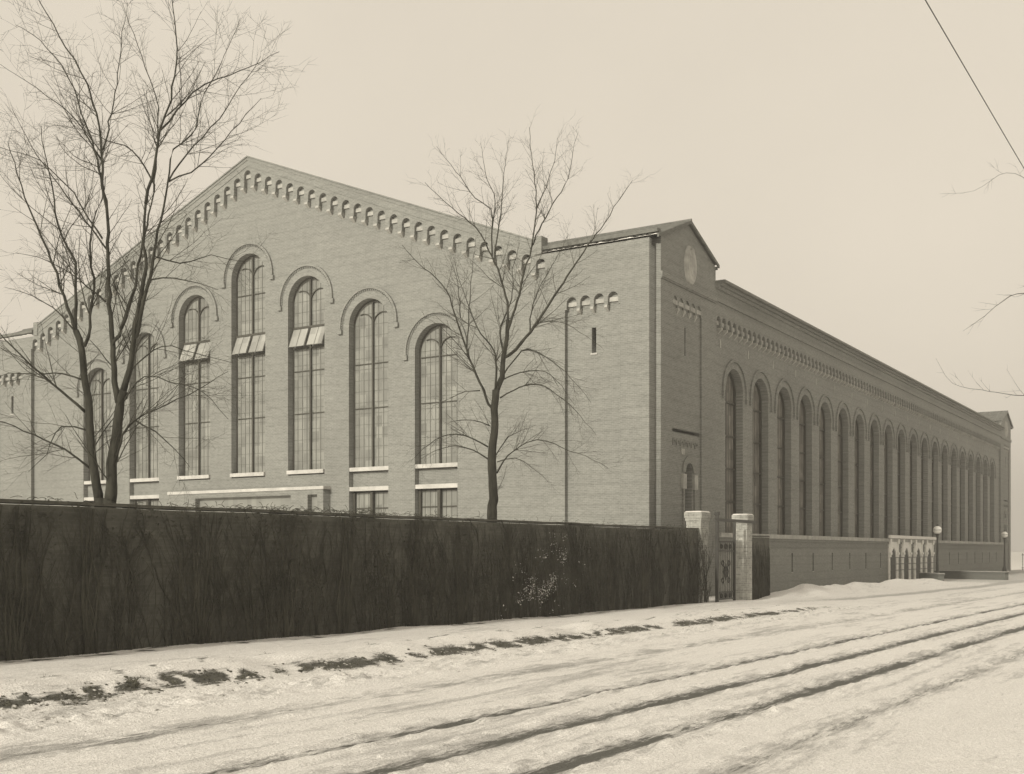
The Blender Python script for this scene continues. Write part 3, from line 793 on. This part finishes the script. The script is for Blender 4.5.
# ------------------------------------------------------------------ lamp posts, low walls, railing, wire
def lamp(a, w, label):
    L = empty('street_lamp', st(a, w, ground_at(a, w)[0] - .02)); tag(L, label, 'street lamp', 'globe lamps before the entrance')
    mb = MB(); mb.lathe([(.26, 0), (.26, .1), (.2, .16), (.17, .5), (.12, .62), (.1, .7)], 12); mb.build('base', M['iron'], L)
    mb = MB(); mb.lathe([(.095, .69), (.08, 1.6), (.062, 3.05), (.1, 3.1), (.08, 3.16), (.13, 3.27), (.17, 3.33)], 12); mb.build('pole', M['iron'], L)
    mb = MB(); mb.lathe([(.12, 3.325)] + [(.30 * math.cos(x), 3.6 + .29 * math.sin(x)) for x in [R(-62 + 12.2 * i) for i in range(12)]] + [(.06, 3.9)], 18); mb.build('globe', M['globe'], L, None, True)
    mb = MB(); mb.lathe([(.303, 3.58), (.312, 3.59), (.312, 3.61), (.303, 3.62)], 18); mb.lathe([(.09, 3.88), (.07, 3.96), (.02, 4.02)], 10); mb.build('band', M['iron'], L)
lamp(85.5, -18.25, 'black globe lamp at the end of the white entrance, nearer of the pair')
lamp(113.5, -18.3, 'black globe lamp behind the low wall at the far building corner')
def low_wall(p0, p1, h, label):
    p0, p1 = Vector(p0), Vector(p1); d = p1 - p0; L = d.length
    w = empty('low_wall', p0, math.atan2(d.y, d.x)); tag(w, label, 'low wall', 'low walls flanking the entrance')
    Fw = face((0, 0, 0), (1, 0, 0), (0, -1, 0))
    slab('wall', [(0, -.4), (L, -.4), (L, h), (0, h)], [], 0, .4, M['lowbrick'], w, Fw)
    mb = MB(); mb.box(-.04, L + .04, h + .002, h + .1, -.44, .04, 0); mb.box(-.03, L + .03, h + .103, h + .125, -.43, .0, 1); mb.build('coping', [M['lowbrick'], M['ledge']], w, Fw)
low_wall(st(81.5, -18.6), st(79.5, -16.9), .5, 'short low brick wall at the foot of the nearer globe lamp')
low_wall(st(91, -19.6), st(88.2, -14.2), .5, 'low brick wall with snowy coping in front of the further globe lamp')
rl = MB(); ra, rb = wt[8] + PO, wt[12] + PO
for z in (.77, 1.2, 1.65): rl.tube([(ra, z, 0), (rb, z, 0)], .026, 6)
for i in range(2): rl.tube([(ra + (rb - ra) * i, -.2, 0), (ra + (rb - ra) * i, 1.68, 0)], .03, 6)
o = rl.build('railing', M['iron']); o.matrix_world = Matrix.Translation(CORNER) @ Matrix.Rotation(RZ, 4, 'Z') @ face((0, -.42, 0), (1, 0, 0), (0, -1, 0))
tag(o, 'three rail iron railing across the white entrance arches', 'railing')
fn = MB()
for i in range(26):
    fn.box(i * .35 - .02, i * .35 + .02, 0, 1.9, -.02, .02)
for z in (.3, 1.7): fn.box(-.1, 8.9, z, z + .06, -.03, -.005)
o = fn.build('iron_fence', M['iron']); o.matrix_world = Matrix.Translation(st(134, -19.8, -.05)) @ Matrix.Rotation(RZ - R(62), 4, 'Z') @ face((0, 0, 0), (1, 0, 0), (0, -1, 0))
tag(o, 'plain iron picket fence beyond the far corner of the brick building', 'fence')
mb = MB(); pts = []
for i in range(61):
    a_ = -30 + i * 5; sag = 4 * .5 * ((i % 10) / 10) * (1 - (i % 10) / 10)
    pts.append(st(a_, -2.36, 7.1 - sag * .35))
mb.tube(pts, .005, 5); o = mb.build('overhead_wire', M['iron']); tag(o, 'single dark overhead wire crossing the upper right of the sky', 'wire')

# ------------------------------------------------------------------ trees
def catmull(P, step):
    out = []; P = [P[0] * 2 - P[1]] + P + [P[-1] * 2 - P[-2]]
    for i in range(1, len(P) - 2):
        n = max(2, int((P[i + 1] - P[i]).length / step))
        for k in range(n):
            t = k / n; p0, p1, p2, p3 = P[i - 1:i + 3]
            out.append(.5 * ((2 * p1) + (p2 - p0) * t + (2 * p0 - 5 * p1 + 4 * p2 - p3) * t * t + (3 * p1 - p0 - 3 * p2 + p3) * t ** 3))
    out.append(P[-2]); return out
def tree(label, base, Y0, px0, py0, limbs, seed, dens=1.0, main_names=True, twig=1.0):
    """limbs: (r0, r1, lean in depth, droop, [(px,py)...]) measured in the plane through the trunk"""
    rr = random.Random(seed); k = Y0 / 1148.0
    T = empty('bare_tree', base); tag(T, label, 'tree', 'bare winter trees')
    tr = MB(); cr = MB(); placed = []
    def yoff(p):
        best = None
        for q in placed:
            d = (q.x - p.x) ** 2 + (q.z - p.z) ** 2
            if best is None or d < best[0]: best = (d, q.y)
        return best[1] if best and best[0] < .5 else 0
    def grow(path, r0, r1, lvl, droop):
        """side shoots along a path"""
        L = sum((path[i + 1] - path[i]).length for i in range(len(path) - 1))
        gap = (.30, .27, .26)[lvl] / dens; acc = rr.uniform(0, gap); dist = 0; sgn = rr.choice((-1, 1))
        for i in range(1, len(path)):
            seg = path[i] - path[i - 1]; dist += seg.length; acc += seg.length; f = dist / L
            if f < (.22 if lvl == 0 else .12): continue
            while acc > gap:
                acc -= gap * rr.uniform(.7, 1.3)
                if lvl == 0: ln = rr.uniform(.4, 1.9) * (1.05 - .55 * f) * min(1, .4 + L / 4)
                elif lvl == 1: ln = rr.uniform(.3, .85) * (1.1 - .6 * f)
                else: ln = rr.uniform(.1, .38)
                ln *= twig
                t = seg.normalized(); sgn = -sgn
                ax = Vector((rr.gauss(0, .5), rr.gauss(0, 1), rr.gauss(0, .5)))
                ax = (ax - t * ax.dot(t)).normalized()
                an = rr.uniform(.4, .95) * sgn
                d = Matrix.Rotation(an, 3, ax) @ t
                rb = (r0 + (r1 - r0) * f); rs = max(.003, min(rb * .5, .004 + .0072 * ln)) * (1 if lvl < 2 else .8)
                n = max(3, int(ln / (.16 if lvl < 2 else .1))); p = path[i] - seg * rr.random(); P = [p.copy()]
                for q in range(n):
                    up = Vector((0, 0, (.055, .03)[lvl] - droop * .15)) if lvl < 2 else Vector((0, 0, .0))
                    d = (d + up + Vector((rr.gauss(0, .07), rr.gauss(0, .07), rr.gauss(0, .07)))).normalized()
                    p = p + d * (ln / n); P.append(p.copy())
                cr.tube(P, [rs * (1 - .65 * q / n) for q in range(n + 1)], 3, cap=False)
                if lvl < 2: grow(P, rs, rs * .4, lvl + 1, droop)
    for (r0, r1, lean, droop, pp) in limbs:
        if r0 < .1: r0, r1 = r0 * .85, r1 * .75
        P = [Vector(((x - px0) * k, 0, (py0 - y) * k)) for x, y in pp]
        y0 = yoff(P[0]); s_ = 0
        for i in range(len(P)):
            if i: s_ += (P[i] - P[i - 1]).length
            P[i].y = y0 + lean * s_
        C = catmull(P, .22)
        L = len(C)
        for i in range(1, L - 1): C[i] += Vector((rr.gauss(0, .012), rr.gauss(0, .03), rr.gauss(0, .01))) * min(1, 3 * r0 / .1 + .3)
        rad = [r0 + (r1 - r0) * (i / (L - 1)) ** .8 for i in range(L)]
        if r0 > .1: rad = [q * (1 + .08 * N(i * .6, seed)) for i, q in enumerate(rad)]
        tr.tube(C, rad, 10 if r0 > .08 else 6)
        placed.extend(C)
        grow(C, r0, r1, 0, droop)
    tr.build('trunk', M['bark'], T, None, True)
    cr.build('crown', M['twig'], T)
    return T
LT = [
 (.108, .066, .01, 0, [(99, 500), (96, 485), (92, 463), (91, 435), (89, 407), (85, 376), (81, 348), (75, 329)]),
 (.135, .092, -.01, 0, [(110, 500), (111, 485), (113, 463), (117, 435), (119, 407), (124, 390)]),
 (.05, .010, .10, 0, [(75, 329), (70, 315), (57, 282), (43, 247), (32, 221), (18, 191), (5, 154), (-3, 132)]),
 (.05, .010, -.10, 0, [(75, 329), (76, 290), (77, 261), (69, 248), (60, 215), (57, 188), (52, 161), (49, 132)]),
 (.052, .012, .15, 0, [(84, 345), (87, 334), (88, 313), (90, 285), (84, 250), (84, 218), (92, 191), (94, 165)]),
 (.03, .008, -.2, .3, [(89, 467), (66, 449), (38, 435), (21, 427), (0, 421), (-25, 425)]),
 (.04, .009, -.12, .2, [(85, 411), (63, 390), (35, 366), (10, 341), (0, 329), (-18, 310)]),
 (.082, .044, .05, 0, [(118.6, 402), (116, 380), (113, 355), (110, 324), (107.5, 292), (106, 261), (105, 218)]),
 (.038, .007, .10, 0, [(105, 218), (99, 183), (89, 144), (74, 104), (60, 67), (44, 44), (20, 20), (0, 7)]),
 (.042, .008, -.10, 0, [(105, 218), (102, 181), (102, 151), (97, 114), (84, 74), (64, 40), (42, 0), (34, -18)]),
 (.024, .006, .2, 0, [(102, 151), (107, 127), (112, 67), (114, 20), (116, -15)]),
 (.06, .022, .16, 0, [(112, 346), (117, 334), (122, 318), (126, 303), (131, 271), (133, 248), (139, 218), (144, 181)]),
 (.026, .006, .22, 0, [(144, 181), (137, 161), (114, 131), (74, 111), (45, 88), (20, 76)]),
 (.026, .006, -.1, 0, [(144, 181), (149, 134), (151, 97), (141, 60), (129, 27), (118, -5)]),
 (.085, .038, -.08, 0, [(124, 390), (131, 369), (136, 338), (143, 303), (150, 261), (148, 248), (151, 208)]),
 (.042, .007, -.12, 0, [(151, 208), (161, 171), (168, 138), (180, 111), (188, 64), (185, 17), (184, -15)]),
 (.03, .007, .2, 0, [(168, 138), (196, 98), (220, 82), (250, 66), (278, 48)]),
 (.06, .024, -.2, 0, [(136, 338), (140, 331), (148, 303), (157, 278), (164, 248), (174, 218), (181, 195)]),
 (.024, .006, -.15, 0, [(181, 195), (201, 171), (235, 141), (258, 114), (279, 92)]),
 (.024, .006, .15, 0, [(181, 195), (184, 161), (201, 144), (210, 101), (225, 70), (242, 20)]),
 (.022, .006, -.1, 0, [(181, 195), (215, 180), (245, 150), (275, 122)]),
 (.035, .007, -.25, .25, [(115, 463), (126, 435), (140, 421), (174, 407), (209, 393), (240, 378)]),
 (.024, .006, -.1, .35, [(120, 407), (146, 376), (174, 383), (205, 392), (232, 420)]),
 (.024, .006, .15, .35, [(130, 372), (160, 345), (195, 352), (230, 360)]),
 (.024, .006, -.1, .2, [(157, 283), (181, 282), (205, 288), (225, 295)]),
 (.022, .006, .2, .2, [(163, 262), (185, 266), (215, 258), (245, 262)]),
 (.024, .006, -.15, .3, [(140, 421), (160, 432), (182, 450), (198, 468)]),
 (.026, .006, .2, .2, [(85, 380), (60, 372), (30, 372), (2, 370), (-20, 376)]),
 (.022, .006, .1, .1, [(75, 331), (50, 305), (22, 290), (0, 284)]),
 (.022, .006, .12, .1, [(104, 300), (75, 276), (40, 255), (8, 247)]),
 (.024, .006, .22, .2, [(89, 430), (60, 425), (40, 452), (20, 470)]),
 (.026, .006, .1, 0, [(107, 250), (80, 215), (45, 170), (18, 130), (0, 97)]),
 (.026, .006, -.1, 0, [(99, 235), (70, 190), (40, 160), (10, 150), (-10, 146)]),
 (.022, .005, -.1, 0, [(102, 160), (75, 118), (40, 90), (5, 68)]),
]
MT = [
 (.165, .115, 0, 0, [(492, 524), (493, 505), (493.5, 493), (492, 461), (493.5, 434), (495, 409), (496, 390)]),
 (.10, .06, -.03, 0, [(496, 392), (501.7, 377), (504, 355), (507, 336), (508, 320)]),
 (.05, .01, .15, 0, [(508, 322), (507, 302), (500, 274), (492, 254), (485, 239), (475, 222), (451, 202), (423, 174)]),
 (.034, .007, -.1, 0, [(492, 254), (492, 228), (491, 208), (475, 197), (460, 177), (437, 148)]),
 (.026, .006, .2, 0, [(492, 228), (495, 197), (485, 168), (480, 134)]),
 (.03, .006, -.2, 0, [(495, 252), (502, 202), (504, 174), (508, 146)]),
 (.055, .01, -.12, 0, [(508, 330), (519, 296), (525, 271), (531, 251), (536, 214), (535, 188), (531, 163), (529, 137)]),
 (.034, .006, .16, 0, [(531, 251), (539, 231), (553, 205), (568, 177), (573, 148), (579, 128)]),
 (.022, .006, -.2, 0, [(536, 214), (545, 194), (553, 171), (556, 150)]),
 (.07, .007, -.1, 0, [(504, 358), (516, 350), (530, 333), (542, 316), (559, 291), (582, 256), (599, 234), (616, 208), (630, 188)]),
 (.03, .006, .2, 0, [(530, 333), (531, 312), (539, 288), (556, 256), (570, 228)]),
 (.06, .012, .1, 0, [(495, 409), (489, 404), (480, 382), (470, 358), (461, 333), (456, 318), (446, 288), (428, 268), (417, 259), (400, 239)]),
 (.026, .006, -.1, 0, [(460, 316), (457, 279), (448, 254)]),
 (.03, .006, .2, 0, [(466, 345), (468, 325), (470, 279), (475, 228)]),
 (.024, .006, -.2, 0, [(470, 360), (462, 349), (441, 328), (425, 318)]),
 (.05, .008, -.2, 0, [(496, 392), (495, 355), (481, 336), (473, 320), (462, 290), (455, 265)]),
 (.04, .008, .3, 0, [(504, 355), (500, 330), (512, 295), (513, 262), (520, 232)]),
 (.032, .007, -.2, .35, [(497, 473), (508, 456), (527, 443), (546, 442), (563, 450), (584, 458), (606, 470)]),
 (.026, .006, .2, .1, [(496, 455), (508, 437), (522, 430), (536, 424)]),
 (.032, .007, -.15, .4, [(500, 398), (519, 388), (538, 385), (557, 396), (574, 412), (595, 437)]),
 (.032, .007, .15, .4, [(504, 374), (522, 350), (538, 351), (560, 366), (576, 380), (592, 400)]),
 (.026, .006, -.2, .35, [(516, 350), (540, 325), (565, 327), (585, 340), (600, 352)]),
 (.026, .006, .2, .35, [(502, 380), (520, 372), (545, 370), (562, 384), (575, 402)]),
 (.032, .007, .15, .35, [(488, 459), (473, 450), (454, 445), (435, 450), (420, 458)]),
 (.032, .007, -.15, .35, [(488, 447), (465, 436), (443, 437), (424, 450), (412, 462)]),
 (.024, .006, .1, .3, [(480, 390), (465, 391), (451, 397), (432, 405)]),
 (.024, .006, -.2, .3, [(490, 426), (472, 420), (450, 423)]),
 (.022, .006, -.1, .3, [(497, 462), (515, 458), (535, 470), (548, 482)]),
]
RT = [
 (.17, .10, 0, 0, [(1130, 560), (1128, 470), (1125, 400), (1118, 330)]),
 (.03, .004, .0, 0, [(1118, 330), (1075, 300), (1040, 293), (1016, 294), (1004, 300), (985, 316), (963, 331)]),
 (.022, .003, .1, 0, [(1120, 350), (1080, 240), (1040, 180), (1016, 165), (985, 182), (952, 184)]),
 (.022, .003, -.1, .2, [(1124, 400), (1070, 392), (1020, 397), (975, 392), (945, 386), (928, 362)]),
 (.07, .01, .1, 0, [(1118, 330), (1112, 240), (1120, 140), (1130, 40)]),
 (.06, .01, -.1, 0, [(1120, 350), (1160, 260), (1180, 150), (1195, 60)]),
]
k = 25 / 1148
tree('large bare tree with two stems behind the wall, branches over the left of the gable', ((104 - 512) * k, 25, -.02 + 2.1 - (500 - 551) * k - 0), 25, 104, 500, LT, 3, 1.28, True, 1.05)
# the trunks go on down behind the wall to the yard
def stump(T, pts, r):
    mb = MB(); mb.tube(pts, r, 10); mb.build('root_flare', M['bark'], T, None, True)
for T in [o for o in bpy.data.objects if o.name.startswith('bare_tree')]:
    stump(T, [(-.10, 0, .06), (-.02, 0, -1.5), (0, 0, -3.3)], [.112, .18, .28]); stump(T, [(.13, 0, .06), (.05, 0, -1.5), (.02, 0, -3.3)], [.138, .19, .28])
k = 37 / 1148
T2 = tree('slender bare tree with a single trunk between the wall and the last front window', ((492 - 512) * k, 37, 2.1 - (524 - 551) * k), 37, 492, 524, MT, 5, 1.3, True, .88)
stump(T2, [(0, 0, .05), (.0, 0, -1.4), (0, 0, -3.2)], [.168, .19, .3])
k = 30 / 1148
T3 = tree('bare tree at the right edge, only thin branch tips reaching into the sky', ((1130 - 512) * k, 30, 2.1 - (560 - 551) * k), 30, 1130, 560, RT, 9, .8, True, .55)
stump(T3, [(0, 0, .05), (0, 0, -1.0), (0, 0, -2.2)], [.172, .2, .3])

# dry grass tufts sticking out of the verge
mb = MB(); r3 = random.Random(21)
for i in range(9000):
    a = r3.uniform(8, 46); we = wedge(a)
    w = we + r3.gauss(-.02, .17) if r3.random() < .8 else we - .9 + r3.gauss(0, .4)
    z, b, s_ = ground_at(a, w)
    if b < .34 + r3.uniform(0, .2): continue
    p = st(a, w, z - .02)
    for q in range(4):
        d = Vector((r3.gauss(0, .8), r3.gauss(0, .8), r3.uniform(.35, 1))).normalized(); L = r3.uniform(.03, .10); sd = d.orthogonal().normalized() * .006
        mb.add([p - sd, p + sd, p + d * L + Vector((d.x, d.y, -.4)) * L * .3], [(0, 1, 2)])
def clod(mb, p, r):
    k = 5; vs = []
    for zz, q in ((-.4, .8), (.15, 1.0), (.6, .55)):
        a0 = r3.uniform(0, 6)
        for i in range(k):
            t = a0 + 2 * PI * i / k; f = r * q * r3.uniform(.65, 1.25)
            vs.append((p.x + f * math.cos(t), p.y + f * math.sin(t), p.z + r * zz * r3.uniform(.6, 1.2)))
    mb.add(vs, [(i + k * l, (i + 1) % k + k * l, (i + 1) % k + k * (l + 1), i + k * (l + 1)) for l in (0, 1) for i in range(k)] + [tuple(2 * k + i for i in range(k))])
lumps = MB()
for i in range(5200):                                # broken crust: soil clods among the grass, snow lumps ploughed into the gutter
    a = 8 * (46 / 8) ** r3.random(); we = wedge(a)
    if i % 2:
        w = we + r3.gauss(0, .2); z, b, s_ = ground_at(a, w)
        if b < .22: 
            continue
        clod(mb if r3.random() < .8 else lumps, st(a, w, z - .012), r3.uniform(.012, .04))
    else:
        w = we + r3.gauss(.75, .42); z, b, s_ = ground_at(a, w)
        if r3.random() < .25 + .8 * N(a * .6, w * 1.4, 90): clod(lumps, st(a, w, z - .014), r3.choice((.015, .02, .03, .045)) * r3.uniform(.7, 1.3))
o = lumps.build('snow', plain('crusted_snow', (.47, .458, .435), .8, .2, 8, .1, .4)); tag(o, 'broken lumps of crusted snow along the gutter below the verge', 'snow', None, 'stuff')
# one taller weed stalk standing in the verge
o = mb.build('dead_grass', M['soil']); tag(o, 'dead grass and soil poking through the snow along the verge', 'grass', None, 'stuff')
mb = MB(); p0 = st(10.95, -13.3, .1)
for i in range(8):
    d = Vector((r3.gauss(0, .28), r3.gauss(0, .28), 1)).normalized(); L = r3.uniform(.1, .22)
    mb.tube([p0, p0 + d * L * .5, p0 + d * L + Vector((r3.gauss(0, .03), 0, -.01))], .006, 3, cap=False)
    for q in range(3):
        e = p0 + d * L * r3.uniform(.4, 1); mb.tube([e, e + Vector((r3.gauss(0, .05), r3.gauss(0, .05), .04))], .008, 3, cap=False)
o = mb.build('weed', M['soil']); tag(o, 'small dry weed standing alone in the snow of the verge', 'weed')

# ------------------------------------------------------------------ light, sky, air, camera
SUN_EL, AZ = R(22), R(5)
to_sun = (-U * math.cos(AZ) + V * math.sin(AZ)) * math.cos(SUN_EL) + Vector((0, 0, math.sin(SUN_EL)))
sd = bpy.data.lights.new('sun', 'SUN'); sd.energy = 3.9; sd.angle = R(2.0); sd.color = (1, .945, .81)
so = link(bpy.data.objects.new('sun', sd)); so.rotation_euler = to_sun.to_track_quat('Z', 'Y').to_euler()
wd = bpy.data.worlds.new('World'); sc.world = wd; wd.use_nodes = True
nt = wd.node_tree; bg = nt.nodes['Background']
sk = nt.nodes.new('ShaderNodeTexSky'); sk.sky_type = 'NISHITA'; sk.sun_disc = False
sk.sun_elevation = SUN_EL; sk.sun_rotation = math.atan2(to_sun.x, to_sun.y); sk.air_density = 2.0; sk.dust_density = 6.0; sk.ozone_density = 1.0
bw = nt.nodes.new('ShaderNodeRGBToBW'); nt.links.new(sk.outputs[0], bw.inputs[0])
fl = nd(nt, 'ShaderNodeMath', operation='MULTIPLY_ADD'); nt.links.new(bw.outputs[0], fl.inputs[0]); fl.inputs[1].default_value = .30; fl.inputs[2].default_value = 5.6
cl = nt.nodes.new('ShaderNodeVectorMath'); cl.operation = 'SCALE'; cl.inputs[0].default_value = (1.0, .9, .747)
tc = nt.nodes.new('ShaderNodeTexCoord'); cn = nd(nt, 'ShaderNodeTexNoise', Scale=2.2, Detail=4, Roughness=.55); nt.links.new(tc.outputs['Generated'], cn.inputs['Vector'])
ca = nd(nt, 'ShaderNodeMath', operation='MULTIPLY_ADD'); nt.links.new(cn.outputs['Fac'], ca.inputs[0]); ca.inputs[1].default_value = .22; ca.inputs[2].default_value = .89
cm = nd(nt, 'ShaderNodeMath', operation='MULTIPLY'); nt.links.new(fl.outputs[0], cm.inputs[0]); nt.links.new(ca.outputs[0], cm.inputs[1])
nt.links.new(cm.outputs[0], cl.inputs['Scale']); nt.links.new(cl.outputs[0], bg.inputs[0]); bg.inputs[1].default_value = .12

HAZE = True
if HAZE:
    hz = MB(); hz.box(-260, 300, -60, 420, -1.7, 27.5)
    o = hz.build('haze', M['snow']); tag(o, 'thin winter haze over the street', None, None, 'stuff')
    hm = bpy.data.materials.new('haze'); hm.use_nodes = True; t_ = hm.node_tree; t_.nodes.clear()
    ou = t_.nodes.new('ShaderNodeOutputMaterial'); pv = t_.nodes.new('ShaderNodeVolumePrincipled')
    pv.inputs['Density'].default_value = .0018; pv.inputs['Color'].default_value = (.97, .95, .9, 1); pv.inputs['Anisotropy'].default_value = .3
    t_.links.new(pv.outputs[0], ou.inputs['Volume']); o.data.materials.clear(); o.data.materials.append(hm)

cd = bpy.data.cameras.new('camera'); cam = link(bpy.data.objects.new('camera', cd)); sc.camera = cam
cam.location = (0, 0, 2.1); cam.rotation_euler = (R(90), 0, 0); cd.lens = 1148 / 1024 * 36; cd.sensor_width = 36
cd.shift_y = 164 / 1024; cd.clip_start = .1; cd.clip_end = 6000
vs_ = sc.view_settings; vs_.view_transform = 'Standard'; vs_.look = 'None'; vs_.exposure = 0; vs_.gamma = 1
sc.display_settings.display_device = 'sRGB'
sc.cycles.use_denoising = True
sc.cycles.max_bounces = 6; sc.cycles.diffuse_bounces = 3; sc.cycles.volume_bounces = 0
